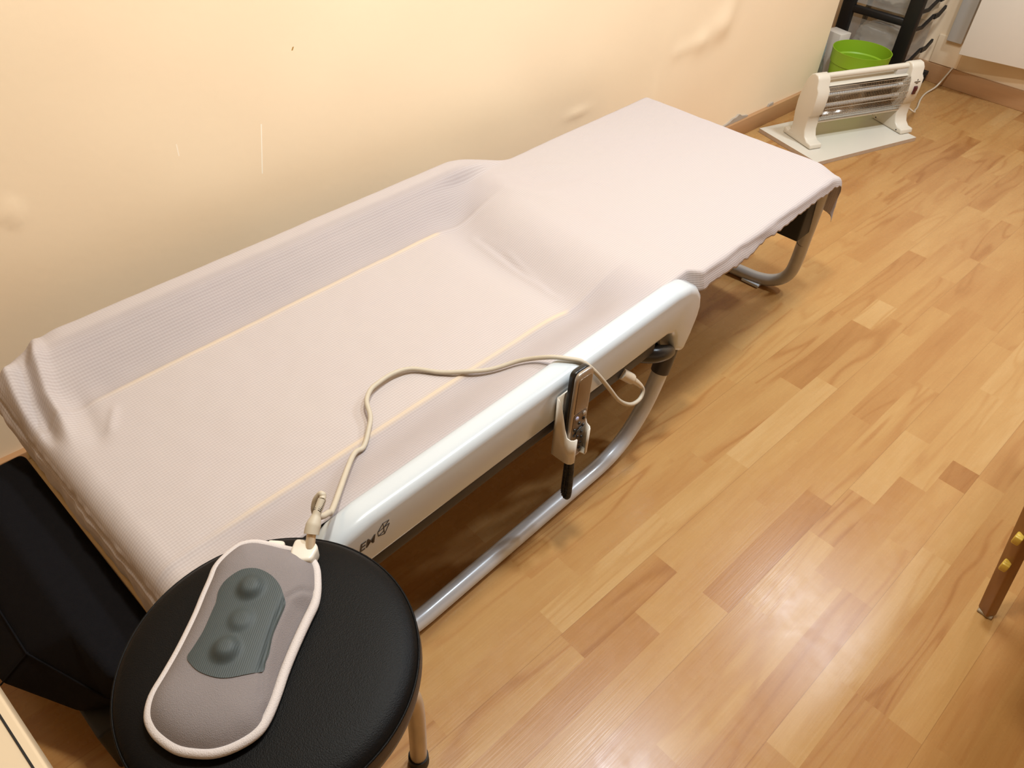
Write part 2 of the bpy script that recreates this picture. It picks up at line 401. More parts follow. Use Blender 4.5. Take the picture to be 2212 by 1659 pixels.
def build_wall_left():
    x0, x1, z0, z1 = -0.3, WX, 0.0, 1.1
    nx, nz = 300, 90
    ridge = [((2.60, 0.62), (2.545, 0.50), 0.05), ((2.545, 0.50), (2.43, 0.465), 0.05), ((2.43, 0.465), (2.29, 0.455), 0.025)]
    flake = [(0.182, 0.598), (0.203, 0.57), (0.222, 0.578), (0.234, 0.604), (0.220, 0.612), (0.216, 0.627), (0.200, 0.622)]
    V = []
    for j in range(nz + 1):
        z = z0 + (z1 - z0) * j / nz
        for i in range(nx + 1):
            x = x0 + (x1 - x0) * i / nx
            d = 0.0025 * (noise.noise((x * 1.6, z * 1.6, 3.1))) + 0.0012 * noise.noise((x * 5, z * 5, 9.0))
            for (a, b, s) in ridge:
                ax, az = a; bx, bz = b
                t = min(1, max(0, ((x - ax) * (bx - ax) + (z - az) * (bz - az)) / ((bx - ax) ** 2 + (bz - az) ** 2)))
                q = math.hypot(x - ax - t * (bx - ax), z - az - t * (bz - az))
                d += 0.006 * math.exp(-(q / s) ** 2) * (1 if s > 0.03 else 0.5)
            d += 0.004 * math.exp(-((x - 1.80) / 0.05) ** 2 - ((z - 0.37) / 0.012) ** 2)
            d += 0.003 * math.exp(-((x - 2.2) / 0.02) ** 2 - ((z - 0.30) / 0.1) ** 2)
            # flaked patch: a shallow step
            ins = False; m = len(flake); jj = m - 1
            for ii in range(m):
                xi, zi = flake[ii]; xj, zj = flake[jj]
                if (zi > z) != (zj > z) and x < (xj - xi) * (z - zi) / (zj - zi) + xi: ins = not ins
                jj = ii
            if ins: d += 0.0022
            V.append((x, WY - d * sstep(0, 0.03, WX - x), z))
    F = []
    for j in range(nz):
        for i in range(nx):
            a = j * (nx + 1) + i; F.append((a, a + 1, a + nx + 2, a + nx + 1))
    mb = MB(); mb.add((V, F))
    mb.add(([(x0, WY, z1), (x1, WY, z1), (x1, WY, 2.5), (x0, WY, 2.5)], [(0, 1, 2, 3)]))
    mb.add(([(-2, WY, 0), (x0, WY, 0), (x0, WY, 2.5), (-2, WY, 2.5)], [(0, 1, 2, 3)]))
    mb.add(([(WX, WY, 0), (WX, 1.95, 0), (WX, 1.95, 2.5), (WX, WY, 2.5)], [(0, 1, 2, 3)]))
    me = bpy.data.meshes.new('wall_left'); me.from_pydata(mb.v, [], mb.f); me.materials.append(M['wall'])
    me.shade_smooth(); o = put(bpy.data.objects.new('wall_left', me)); autosmooth(o, 30)
    return struct(o)
build_wall_left()
def quad(name, pts, mat): return struct(mesh(name, pts, [(0, 1, 2, 3)], mat, smooth=False))
quad('wall_far', [(FX, 1.95, 0), (FX, -2.3, 0), (FX, -2.3, 2.5), (FX, 1.95, 2.5)], M['wall'])
quad('wall_alcove', [(WX, 1.95, 0), (FX, 1.95, 0), (FX, 1.95, 2.5), (WX, 1.95, 2.5)], M['wall'])
quad('wall_right', [(-2, -2.3, 0), (FX, -2.3, 0), (FX, -2.3, 2.5), (-2, -2.3, 2.5)], M['wall'])
quad('wall_near', [(-2, -2.3, 0), (-2, 1.548, 0), (-2, 1.548, 2.5), (-2, -2.3, 2.5)], M['wall'])
quad('ceiling', [(-2, -2.3, 2.5), (FX, -2.3, 2.5), (FX, 1.95, 2.5), (-2, 1.95, 2.5)], pm('ceiling_white', (238, 230, 216), 0.8, var=0.02))
struct(box('baseboard_left', (-2, WX, WY - 0.017, WY + 0.001, 0, 0.072), M['baseboard'], bev=0.002))
struct(box('baseboard_far', (FX - 0.017, FX + 0.001, -2.3, 1.95, 0, 0.084), M['baseboard'], bev=0.002))
# broken plaster strip along the top of the left baseboard
def plaster_gap():
    pts = []
    for i in range(26):
        x = 2.62 + 0.26 * i / 25
        hgt = 0.004 + 0.020 * math.exp(-((x - 2.80) / 0.05) ** 2) * (1 + 0.4 * noise.noise((x * 40, 0, 0)))
        pts.append((x, hgt))
    poly = [(pts[0][0], 0.0722)] + [(x, 0.0722 + h) for x, h in pts] + [(pts[-1][0], 0.0722)]
    return struct(prism('trim_1', poly, WY - 0.0075, WY + 0.0005, 'y', M['gap']))
plaster_gap()
struct(prism('trim_2', [(3.035, 0.0722), (3.075, 0.0722), (3.072, 0.084), (3.04, 0.082)], WY - 0.0075, WY, 'y', M['gap']))
# painted pipe casing low on the far wall
struct(box('trim_3', (FX - 0.010, FX, 1.20, 1.335, 0.085, 0.215), M['wall'], bev=0.004))

# ------------------------------------------------------------------ massage bed (local axes: u along, v across, z up)
TH = R(3.3); BO = (0.05 + 0.06 * math.sin(TH), 1.035 - 0.06 * math.cos(TH), 0)
bed = thing('massage_bed', 'long white framed massage bed on tube runners along the peach wall', 'massage bed', BO, TH)
def rail_outline():
    foot = [(1.035, 0.350), (1.072, 0.350), (1.094, 0.343), (1.107, 0.325), (1.114, 0.302), (1.121, 0.281), (1.167, 0.249),
            (1.190, 0.300), (1.203, 0.345), (1.204, 0.372), (1.194, 0.405), (1.172, 0.432), (1.140, 0.450), (1.09, 0.457)]
    UC = 0.683
    head = [(2 * UC - u - 0.06 * sstep(0.40, 0.33, z), z) for u, z in reversed(foot)]
    return foot + head
RO = rail_outline()
for s, nm in ((-1, 'near'), (1, 'wall')):
    v0, v1 = (-0.372, -0.318) if s < 0 else (0.318, 0.372)
    prism('side_rail', RO, v0, v1, 'y', M['rail'], bed, bev=0.017, seg=5, ang=60)
    vc = s * 0.345
    half = [(1.146, 0.270), (1.137, 0.235), (1.117, 0.170), (1.082, 0.105), (1.035, 0.056), (0.985, 0.030), (0.93, 0.0200), (0.86, 0.0190)]
    UC = 0.683
    path = [(u, vc, z) for u, z in half] + [(0.683, vc, 0.019)] + [(2 * UC - u - 0.06, vc, z) for u, z in reversed(half)]
    sm = catmull(path, 7)
    tube('runner_tube', sm, 0.019, M['tube'], bed, n=20)
    for q in (0, 1):
        jp = [(1.150, vc, 0.285), (1.146, vc, 0.270), (1.137, vc, 0.237), (1.127, vc, 0.203)]
        jp = [(2 * UC - u - 0.06 if q else u, v, z) for u, v, z in jp]
        tube('joint_collar', jp, 0.0218, M['joint'], bed, n=20)
box('under_tray', (0.245, 1.045, -0.364, 0.364, 0.318, 0.352), M['tray'], bed, bev=0.006)
# hinge lever at the foot end of the near rail
lev = catmull([(0.985, -0.30, 0.315), (1.02, -0.335, 0.312), (1.06, -0.362, 0.306), (1.108, -0.366, 0.288), (1.132, -0.352, 0.268)], 6)
nl = len(lev)
tube('hinge_lever', lev, [0.010 + 0.010 * math.sin(math.pi * min(1, i / (nl - 1) * 1.15)) for i in range(nl)], M['black_plastic'], bed, n=16)
tube('hinge_hook', catmull([(1.03, -0.31, 0.39), (1.062, -0.318, 0.372), (1.078, -0.33, 0.345), (1.08, -0.345, 0.31)], 5), 0.009, M['black_plastic'], bed, n=12)

# cloth / mat height field
UV0 = 0.0
def zmat(u, v):
    a = abs(v)
    z = 0.408 - 0.006 * math.exp(-((a) / 0.12) ** 2)
    z += 0.0035 * math.exp(-((a - 0.2) / 0.006) ** 2)
    z += sstep(0.215, 0.318, a) * (0.046 if v > 0 else 0.037) * (1 - sstep(1.0, 1.2, u))
    return z
def uvalley(v):
    # line of the sag between mat and foot section (towards the wall it swings to the far end of the rail)
    return 0.970 + 0.07 * sstep(0.05, 0.34, v) - 0.02 * sstep(0.0, -0.3, v)
def ztop(u, v):
    uc = uvalley(v)
    k = sstep(uc - 0.03, uc + 0.17, u)
    z = zmat(u, v) * (1 - k) + 0.441 * k
    z -= 0.012 * math.exp(-((u - uc) / 0.06) ** 2) * (1 - sstep(0.2, 0.32, abs(v)))
    return z
def mat_geo():
    nu, nv = 60, 60; V = []; F = []
    def drop(u, v):
        d = 0.0
        if u < 0.045: d += 0.045 - math.sqrt(max(0, 0.045 ** 2 - (0.045 - u) ** 2))
        return d
    for i in range(nu + 1):
        u = 0.002 + (1.16 - 0.002) * (i / nu) ** 1.3
        for j in range(nv + 1):
            v = -0.305 + 0.61 * j / nv
            z = zmat(u, v) - 0.007 - drop(u, v) - 0.030 * sstep(0.84, 0.98, u) - 0.020 * sstep(0.17, 0.09, u) * sstep(0.05, 0.15, v)
            V.append((u, v, z))
    n = nv + 1
    for i in range(nu):
        for j in range(nv): F.append((i * n + j, i * n + j + 1, (i + 1) * n + j + 1, (i + 1) * n + j))
    rim = [i * n for i in range(nu + 1)] + [nu * n + j for j in range(1, nv + 1)] + [i * n + nv for i in range(nu - 1, -1, -1)] + [j for j in range(nv - 1, 0, -1)]
    k = len(V)
    for r in rim: V.append((V[r][0], V[r][1], 0.288))
    m = len(rim)
    for q in range(m): F.append((rim[q], k + q, k + (q + 1) % m, rim[(q + 1) % m]))
    F.append(tuple(range(k, k + m)))
    return V, F
mat_o = mesh('mat', *mat_geo(), M['mat'], bed); autosmooth(mat_o, 50)
box('mesh_band', (-0.0035, 0.004, -0.285, 0.285, 0.292, 0.335), M['mesh_band'], mat_o, bev=0.001)
pp = [(0.03, 0.306, 0.300), (0.006, 0.300, 0.300), (-0.006, 0.286, 0.290), (-0.007, 0.26, 0.283), (-0.007, 0.1, 0.284), (-0.006, -0.05, 0.282), (-0.007, -0.2, 0.283), (-0.006, -0.27, 0.286), (0.006, -0.302, 0.292), (0.03, -0.306, 0.30)]
mp_ = mesh('piping', *tubegeo(catmull(pp, 6), 0.0065, 10), M['piping'], mat_o)
fs = box('foot_section', (1.245, 1.912, -0.325, 0.288, 0.392, 0.430), M['mat'], bed, bev=0.018, seg=4)
box('storage_panel', (1.82, 1.895, -0.318, 0.29, 0.242, 0.392), M['black_void'], bed, bev=0.004)
fl = [(1.878, -0.318, 0.395), (1.893, -0.314, 0.33), (1.912, -0.306, 0.22), (1.932, -0.298, 0.12), (1.937, -0.288, 0.065), (1.930, -0.262, 0.033), (1.915, -0.215, 0.0195),
      (1.905, -0.14, 0.019), (1.900, 0.0, 0.019), (1.900, 0.15, 0.019), (1.912, 0.20, 0.022), (1.925, 0.245, 0.04), (1.93, 0.27, 0.1), (1.91, 0.28, 0.22), (1.878, 0.285, 0.395)]
tube('foot_leg', catmull(fl, 6), 0.019, M['tube_grey'], bed, n=18)
tube('leg_seam', [(1.9165 + 0.0004 * k, -0.3035 + 0.0002 * k, 0.1960 - 0.0012 * k) for k in range(2)], 0.0194, M['joint'], bed, n=18)
box('floor_glide', (1.885, 1.918, -0.225, -0.165, 0.0005, 0.012), M['rail'], bed, bev=0.003)

# printed letters and emblem on the near rail's outer face
def text_mesh(name, body, size, mat, parent, loc, rot, bold=0.0):
    cu = bpy.data.curves.new(name, 'FONT'); cu.body = body; cu.size = size; cu.extrude = 0.0003; cu.offset = bold; cu.shear = 0.25
    t = bpy.data.objects.new(name, cu); COL.objects.link(t)
    dg = bpy.context.evaluated_depsgraph_get(); me = bpy.data.meshes.new_from_object(t.evaluated_get(dg))
    COL.objects.unlink(t); bpy.data.objects.remove(t)
    me.materials.clear(); me.materials.append(mat)
    o = put(bpy.data.objects.new(name, me), parent); o.location = loc; o.rotation_euler = rot
    return o
text_mesh('lettering', 'EM', 0.024, M['print'], bed, (0.246, -0.3725, 0.400), (R(90), 0, 0), 0.0002)
def emblem():
    mb = MB()
    x0, z0 = 0.284, 0.409
    P = {'a': (0.000, 0.007), 'b': (0.011, 0.019), 'c': (0.023, 0.017), 'd': (0.012, 0.008), 'e': (0.023, 0.009), 'f': (0.012, -0.008), 'g': (0.000, -0.003), 'h': (0.011, 0.0)}
    for a, b in ('ab', 'bc', 'cd', 'de', 'ef', 'fg', 'ga', 'bf', 'ad', 'gh', 'hd'):
        p = Vector((x0 + P[a][0], 0, z0 + P[a][1])); q = Vector((x0 + P[b][0], 0, z0 + P[b][1]))
        t = (q - p).normalized(); s = Vector((-t.z, 0, t.x)) * 0.0005
        k = [p - s, q - s, q + s, p + s]
        mb.add(([(c.x, y, c.z) for y in (-0.3728, -0.3722) for c in k], [(0, 1, 2, 3), (4, 7, 6, 5), (0, 4, 5, 1), (1, 5, 6, 2), (2, 6, 7, 3), (3, 7, 4, 0)]))
    return mb.build('emblem', M['print'], bed)
emblem()

# ------------------------------------------------------------------ the cotton sheet over the bed
def build_sheet():
    segs = []
    # across: list of rows for one u
    us = []
    s0, s1 = -0.096, 2.03
    SS = [s0 + (0.2 - s0) * k / 100 for k in range(100)] + [0.2 + (s1 - 0.2) * k / 300 for k in range(301)]
    NS = len(SS) - 1
    NT, NN, NW = 150, 10, 26
    V = []; UVs = []; SEE = []
    HR, FR = 0.045, 0.03
    UE = 1.925
    for i in range(NS + 1):
        s = SS[i]
        # along: head end arc and hang, foot end arc and hang
        dz = 0.0; u = s; hang = 0.0
        ah = HR * math.pi / 2
        if s < HR:
            q = HR - s
            if q < ah:
                a = q / HR; u = HR - HR * math.sin(a); dz = HR - HR * math.cos(a)
            else: u = 0.0 - 0.004 - 0.004 * sstep(0, 0.02, q - ah); hang = (q - ah) * 0.98; dz = HR + hang
            u -= 0.0
        if s > UE - FR:
            q = s - (UE - FR); af = FR * math.pi / 2
            if q < af:
                a = q / FR; u = UE - FR + FR * math.sin(a); dz = FR - FR * math.cos(a)
            else: u = UE + 0.002 - 0.04 * (q - af); dz = FR + (q - af) * 0.97
        # near edge fold and wall edge fold
        kf = sstep(1.192, 1.222, u); kh = sstep(1.10, 1.17, u)
        vn = -0.3170 * (1 - kf) - 0.338 * kf
        kw = sstep(1.12, 1.30, u)
        vw = 0.366 * (1 - kw) + 0.300 * kw
        if u < 0.18: vw -= 0.0
        nh = (0.004 * (1 - kh) + (0.042 + 0.008 * noise.noise((s * 9, 2.2, 0)) + 0.006 * noise.noise((s * 60, 0.3, 0)) + 0.010 * sstep(1.6, 1.3, u) - 0.012 * sstep(1.8, 1.93, u)) * kh)
        nh = max(nh, 0.003)
        row = []
        for j in range(NN, 0, -1):           # near hang, from hem up to fold
            q = nh * j / NN; r = 0.003 + 0.009 * kf
            if q < r * 1.57:
                a = q / r; v = vn - r * math.sin(a); dd = r - r * math.cos(a)
            else:
                v = vn - r - 0.25 * (q - r * 1.57); dd = r + (q - r * 1.57) * 0.95
            if kf > 0.05:
                v -= 0.004 * kf * noise.noise((s * 14, q * 30, 5.0)) * min(1, q / 0.02)
            row.append((v, dd, -q))
        for j in range(NT + 1):
            row.append((vn + (vw - vn) * j / NT, 0.0, vw * 0 + (vn + (vw - vn) * j / NT) - vn))
        hw = 0.12
        fl = sstep(0.10, -0.06, s)           # flare of the hanging corner at the head
        for j in range(1, NW + 1):
            q = hw * j / NW; r = 0.014
            if q < r * 1.57:
                a = q / r; v = vw + r * math.sin(a); dd = r - r * math.cos(a)
            else: v = vw + r + 0.06 * (q - r * 1.57); dd = r + (q - r * 1.57) * 0.98
            v += fl * 0.35 * q; dd *= (1 - 0.75 * fl)
            v += 0.006 * noise.noise((s * 8, q * 10, 1.0)) * q / hw
            row.append((v, dd, vw - vn + q))
        for (v, dd, tv) in row:
            uu = min(max(u, 0.0), UE)
            z = ztop(uu, min(max(v, vn), vw))
            # towards the wall rail top
            z += sstep(0.295, 0.322, v) * (1 - kw) * max(0, 0.4615 - z)
            z -= 0.020 * sstep(1.83, 1.93, u) * sstep(-0.27, -0.345, v)
            # rail curves down at its head end
            if v > 0.22:
                z -= 0.085 * sstep(0.14, -0.03, u) * sstep(0.31, 0.42, v)
            z -= dd + (dz - 0.32 * hang * sstep(-0.10, 0.22, v)) * (1 - 0.35 * sstep(0.3, 0.4, v))
            un = u
            # wrinkles
            wr = 0.0
            wr += 0.0016 * noise.noise((u * 7, v * 9, 0.7)) + 0.0007 * noise.noise((u * 25, v * 30, 4.0))
            def rdg(p0, p1, amp, sig, u=u, v=v):
                (ax, ay), (bx, by) = p0, p1
                t = ((u - ax) * (bx - ax) + (v - ay) * (by - ay)) / ((bx - ax) ** 2 + (by - ay) ** 2); t = min(1, max(0, t))
                dd2 = (u - ax - t * (bx - ax)) ** 2 + (v - ay - t * (by - ay)) ** 2
                return amp * math.exp(-dd2 / sig ** 2) * (0.4 + 0.6 * math.sin(math.pi * min(1, max(0, t * 0.9 + 0.05))))
            if u < 0.2 and v > 0.02:
                def pol(pts, amp, sig):
                    best = 9; tt = 0; m = len(pts) - 1
                    for k in range(m):
                        (ax, ay), (bx, by) = pts[k], pts[k + 1]
                        t = min(1, max(0, ((u - ax) * (bx - ax) + (v - ay) * (by - ay)) / ((bx - ax) ** 2 + (by - ay) ** 2)))
                        d2 = (u - ax - t * (bx - ax)) ** 2 + (v - ay - t * (by - ay)) ** 2
                        if d2 < best: best = d2; tt = (k + t) / m
                    return amp * math.exp(-best / sig ** 2) * min(1, 4 * tt + 0.15, 4 * (1 - tt) + 0.1)
                fade = 1 - 0.6 * sstep(0.02, 0.08, dz)
                wr += fade * pol([(0.098, 0.395), (0.088, 0.34), (0.073, 0.29), (0.060, 0.25), (0.056, 0.20), (0.042, 0.13)], 0.015, 0.011)
                wr -= fade * pol([(0.070, 0.36), (0.052, 0.31), (0.036, 0.26), (0.028, 0.20), (0.024, 0.15)], 0.014, 0.011)
                wr += fade * pol([(0.034, 0.34), (0.018, 0.28), (0.008, 0.22)], 0.010, 0.010)
                wr += pol([(0.135, 0.17), (0.095, 0.11)], 0.003, 0.008) - pol([(0.10, 0.26), (0.085, 0.16), (0.07, 0.09)], 0.005, 0.016)
            wr += rdg((0.985, 0.14), (0.955, -0.16), 0.0035, 0.009) - rdg((0.995, 0.12), (0.965, -0.14), 0.003, 0.007)
            wr += rdg((1.00, 0.04), (0.965, -0.11), 0.003, 0.006)
            wr += rdg((1.15, 0.25), (1.22, 0.08), 0.005, 0.03) - rdg((1.21, 0.23), (1.30, 0.12), 0.003, 0.025)
            wr += rdg((1.30, 0.24), (1.38, 0.17), 0.002, 0.012) + rdg((1.34, 0.10), (1.37, 0.04), 0.002, 0.008)
            if dz > 0.03:
                un += 0.0045 * noise.noise((v * 12, dz * 14, 2.0)) * sstep(0.03, 0.07, dz) + 0.003 * noise.noise((v * 40, dz * 25, 8.0))
                un -= 0.001
            z += wr
            if dd > 0 and kf > 0.5 and v < vn:
                z += 0.003 * noise.noise((s * 25, 0, 3.0))
            V.append((un, v, z))
            UVs.append((s, tv))
            a = abs(v)
            base = (1 - sstep(0.93, 1.0, u - (uvalley(v) - 0.975)))
            side = sstep(0.197, 0.207, a) * (1 - sstep(0.325, 0.345, a)) * sstep(0.05, 0.17, u)
            side *= 1 - sstep(1.02, 1.16, u - 0.05 * sstep(0.1, 0.3, v))
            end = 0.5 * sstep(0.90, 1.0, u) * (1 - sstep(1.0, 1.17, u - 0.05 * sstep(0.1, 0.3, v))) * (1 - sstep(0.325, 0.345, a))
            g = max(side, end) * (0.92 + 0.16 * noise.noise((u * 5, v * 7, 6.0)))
            p = math.exp(-((a - 0.2) / 0.0048) ** 2) * (1 - sstep(0.92, 0.945, u)) * sstep(0.07, 0.22, u) * (0.75 + 0.25 * noise.noise((u * 6, a, 0)))
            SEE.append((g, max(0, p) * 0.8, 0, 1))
    n = NN + NT + 1 + NW
    F = []
    for i in range(NS):
        for j in range(n - 1): F.append((i * n + j, (i + 1) * n + j, (i + 1) * n + j + 1, i * n + j + 1))
    me = bpy.data.meshes.new('bed_sheet'); me.from_pydata(V, [], F); me.update()
    uvl = me.uv_layers.new(name='weave')
    lv = [l.vertex_index for l in me.loops]
    for k, vi in enumerate(lv): uvl.data[k].uv = UVs[vi]
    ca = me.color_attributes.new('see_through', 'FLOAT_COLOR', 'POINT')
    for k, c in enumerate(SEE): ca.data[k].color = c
    me.materials.append(M['cloth']); me.shade_smooth()
    o = put(bpy.data.objects.new('bed_sheet', me)); o.location = BO; o.rotation_euler = (0, 0, TH)
    sol = o.modifiers.new('thickness', 'SOLIDIFY'); sol.thickness = 0.0016; sol.offset = -1
    return tag(o, 'pale pink and grey checked cotton sheet spread over the massage bed', 'bed sheet')
build_sheet()
def bedpt(u, v, z):      # v measured from the bed's centre line
    c, s = math.cos(TH), math.sin(TH)
    return Vector((BO[0] + u * c - v * s, BO[1] + u * s + v * c, z))

# ------------------------------------------------------------------ handset and its holder on the rail
hol = thing('remote_holder', 'white open plastic pocket clipped to the bed rail holding the remote', 'remote holder', bedpt(0.727, -0.40, 0.275), TH)
def holder():
    # U-shaped pocket in plan, tall back, low rounded front lips
    mb = MB()
    out = rounded([(-0.031, 0.026), (-0.031, -0.020), (0.031, -0.020), (0.031, 0.026)], [0.0, 0.012, 0.012, 0.0], 5)
    inn = rounded([(-0.028, 0.023), (-0.028, -0.017), (0.028, -0.017), (0.028, 0.023)], [0.0, 0.010, 0.010, 0.0], 5)
    return out, inn
def pocket():
    V = []; F = []
    # side wall height follows a scoop: high at the back, low in front
    path = [(-0.029, 0.024)] + rounded([(-0.029, 0.024), (-0.029, -0.021), (0.029, -0.021), (0.029, 0.024)], [0, 0.014, 0.014, 0], 6)[1:]
    path = [(-0.029, 0.024), (-0.029, 0.016), (-0.029, 0.008), (-0.029, 0.0), (-0.029, -0.008)] + [(-0.0275, -0.016), (-0.023, -0.0205), (-0.016, -0.022)]
    right = [(-x, y) for x, y in reversed(path)]
    for side in (path, right):
        k = len(V)
        for (x, y) in side:
            t = (0.024 - y) / 0.046
            top = 0.150 - 0.085 * sstep(0.05, 0.75, t)
            V += [(x, y, 0.0), (x, y, top)]
        for i in range(len(side) - 1): F.append((k + 2 * i, k + 2 * i + 2, k + 2 * i + 3, k + 2 * i + 1))
    k = len(V); V += [(-0.029, 0.024, 0.0), (0.029, 0.024, 0.0), (0.029, 0.024, 0.150), (-0.029, 0.024, 0.150)]; F.append((k, k + 1, k + 2, k + 3))
    k = len(V)
    V += [(-0.029, 0.024, 0.0), (-0.029, -0.008, 0), (-0.0275, -0.016, 0), (-0.023, -0.0205, 0), (-0.016, -0.022, 0), (-0.012, -0.004, 0), (0.012, -0.004, 0), (0.016, -0.022, 0), (0.023, -0.0205, 0), (0.0275, -0.016, 0), (0.029, -0.008, 0), (0.029, 0.024, 0)]
    F.append(tuple(range(k, k + 12)))
    o = mesh('pocket', V, F, M['white_plastic'], hol); autosmooth(o, 40)
    s = o.modifiers.new('thickness', 'SOLIDIFY'); s.thickness = 0.0028; s.offset = 0
    return o
pocket()
box('clip', (-0.022, 0.022, 0.0245, 0.0285, 0.02, 0.14), M['white_plastic'], hol, bev=0.001)

rem = thing('bed_remote', 'slim silver and black bed remote with screen and buttons, standing in white pocket', 'remote control', bedpt(0.724, -0.402, 0.268), TH)
rem.rotation_euler = (R(-2), R(4), TH)
body = prism('body', rounded([(-0.0245, 0), (0.0245, 0), (0.0245, 0.215), (-0.0245, 0.215)], [0.008, 0.008, 0.016, 0.016], 6), 0.0, 0.012, 'y', M['black_plastic'], rem, bev=0.003, seg=3)
prism('front_shell', rounded([(-0.0245, 0), (0.0245, 0), (0.0245, 0.215), (-0.0245, 0.215)], [0.008, 0.008, 0.016, 0.016], 6), -0.008, 0.0, 'y', M['silver'], rem, bev=0.003, seg=3)
prism('face_plate', rounded([(-0.019, 0.006), (0.019, 0.006), (0.019, 0.118), (-0.019, 0.118)], 0.004, 4), -0.0092, -0.007, 'y', M['bronze'], rem, bev=0.0006)
prism('screen', rounded([(-0.019, 0.122), (0.019, 0.122), (0.019, 0.203), (-0.019, 0.203)], [0.002, 0.002, 0.01, 0.01], 4), -0.0094, -0.007, 'y', M['screen'], rem, bev=0.0006)
def button(x, z, r, mat):
    prof = [(r, 0), (r, 0.0022), (r * 0.7, 0.0032), (r * 0.1, 0.0034)]
    v, f = lathegeo(prof, 14); v = [(x + a, -0.0085 - c, z + b) for a, b, c in v]
    return autosmooth(mesh('button', v, f, mat, rem), 50)
button(-0.010, 0.109, 0.0045, M['blue_button']); button(0.011, 0.112, 0.0045, M['pale_button'])
for (x, z) in [(0.012, 0.098), (0.000, 0.092), (-0.012, 0.081), (0.013, 0.080), (-0.011, 0.067), (0.011, 0.064), (0.0, 0.058), (0.013, 0.050), (-0.012, 0.048), (0.0, 0.042), (0.012, 0.036), (-0.012, 0.034), (0.0, 0.028), (0.012, 0.022), (-0.012, 0.019)]:
    button(x, z, 0.0034, M['black_plastic'])
bt = prism('button', rounded([(-0.009, 0.068), (0.009, 0.074), (0.009, 0.082), (-0.009, 0.076)], 0.003, 3), -0.0118, -0.008, 'y', M['black_plastic'], rem, bev=0.0006)
def coil(name, path, R0, r, turns, mat, parent, per=14):
    P = catmull(path, 12); n = int(turns * per); L_ = [0]
    for a, b in zip(P[:-1], P[1:]): L_.append(L_[-1] + (b - a).length)
    out = []; ref = Vector((0, 1, 0))
    for i in range(n + 1):
        d = L_[-1] * i / n
        k = max(j for j in range(len(L_)) if L_[j] <= d + 1e-9); k = min(k, len(P) - 2)
        t = (d - L_[k]) / max(1e-9, L_[k + 1] - L_[k]); p = P[k].lerp(P[k + 1], t); tg = (P[k + 1] - P[k]).normalized()
        a1 = (ref - tg * ref.dot(tg)).normalized(); a2 = tg.cross(a1); th = 2 * math.pi * turns * i / n
        out.append(p + a1 * R0 * math.cos(th) + a2 * R0 * math.sin(th))
    v, f = tubegeo(out, r, 6); return mesh(name, v, f, mat, parent)
lc = catmull([(0.0, -0.002, 0.004), (0.0, -0.003, -0.03), (0.004, -0.003, -0.07)], 4)
coil('coiled_cable', [(0.002, -0.002, 0.004), (0.003, -0.004, -0.03), (0.007, -0.004, -0.075), (0.011, -0.002, -0.118), (0.014, 0.006, -0.126), (0.016, 0.012, -0.118), (0.016, 0.013, -0.075), (0.014, 0.013, -0.02)], 0.0052, 0.0021, 62, M['black_plastic'], rem)

# ------------------------------------------------------------------ round stool
KS = 0.9657
SC = (0.124 * KS, 0.510 * KS)
stool = thing('round_stool', 'round black leather stool with worn tube legs in front of the bed', 'stool', (SC[0], SC[1], 0))
prof = [(0.001, 0.5239), (0.06, 0.5239), (0.11, 0.5237), (0.135, 0.5228), (0.155, 0.5208), (0.166, 0.5178), (0.172, 0.5135), (0.1745, 0.509)]
lathe('seat', list(reversed(prof)), M['leather'], stool, n=96, bot=False, sharp=70)
lathe('seat_side', [(0.145, 0.447), (0.158, 0.449), (0.169, 0.458), (0.1765, 0.474), (0.1785, 0.489), (0.1775, 0.501), (0.1746, 0.509)], M['leather_side'], stool, n=96, top=False, sharp=80)
tube('edge_seam', [(0.1752 * math.cos(a), 0.1752 * math.sin(a), 0.509) for a in [2 * math.pi * k / 96 for k in range(96)]], 0.0016, M['leather'], stool, n=8, closed=True)
lathe('seat_base', [(0.02, 0.432), (0.125, 0.432), (0.145, 0.448)], M['rubber'], stool, n=48)
for k, ang in enumerate((-15, 75, 165, 255)):
    c, s = math.cos(R(ang)), math.sin(R(ang))
    pr = [(0.168, 0.012), (0.170, 0.09), (0.171, 0.18), (0.168, 0.24), (0.158, 0.268), (0.138, 0.285), (0.10, 0.305), (0.06, 0.330), (0.045, 0.38), (0.045, 0.434)]
    pth = catmull([(r * c, r * s, z) for r, z in pr], 6)
    lg = tube('leg', pth, 0.0145, M['chrome_worn'], stool, n=18)
    cap = tube('rubber_foot', [(0.168 * c, 0.168 * s, 0.0005), (0.168 * c, 0.168 * s, 0.004), (0.168 * c, 0.168 * s, 0.030)], [0.0165, 0.0178, 0.0172], M['rubber'], lg, n=20)

# ------------------------------------------------------------------ massage pad on the stool
pad = thing('massage_pad', 'grey kidney-shaped massage pad with dark mesh centre lying on the round stool', 'massage pad', (0.105 * KS, 0.545 * KS, 0.5239)); pad.scale = (KS, KS, KS)
PC = Vector((0.105, 0.545))
RIM = [(-0.014, 0.528), (-0.001, 0.546), (0.021, 0.561), (0.044, 0.577), (0.067, 0.595), (0.086, 0.611), (0.103, 0.627), (0.121, 0.643), (0.135, 0.656), (0.152, 0.663), (0.17, 0.666), (0.18, 0.664), (0.191, 0.657), (0.202, 0.643), (0.217, 0.62), (0.228, 0.604), (0.232, 0.586), (0.23, 0.57), (0.221, 0.553), (0.211, 0.538), (0.199, 0.525), (0.181, 0.513), (0.159, 0.498), (0.141, 0.485), (0.123, 0.471), (0.102, 0.453), (0.08, 0.437), (0.063, 0.431), (0.04, 0.434), (0.02, 0.443), (0.004, 0.458), (-0.007, 0.473), (-0.014, 0.492), (-0.017, 0.51)]
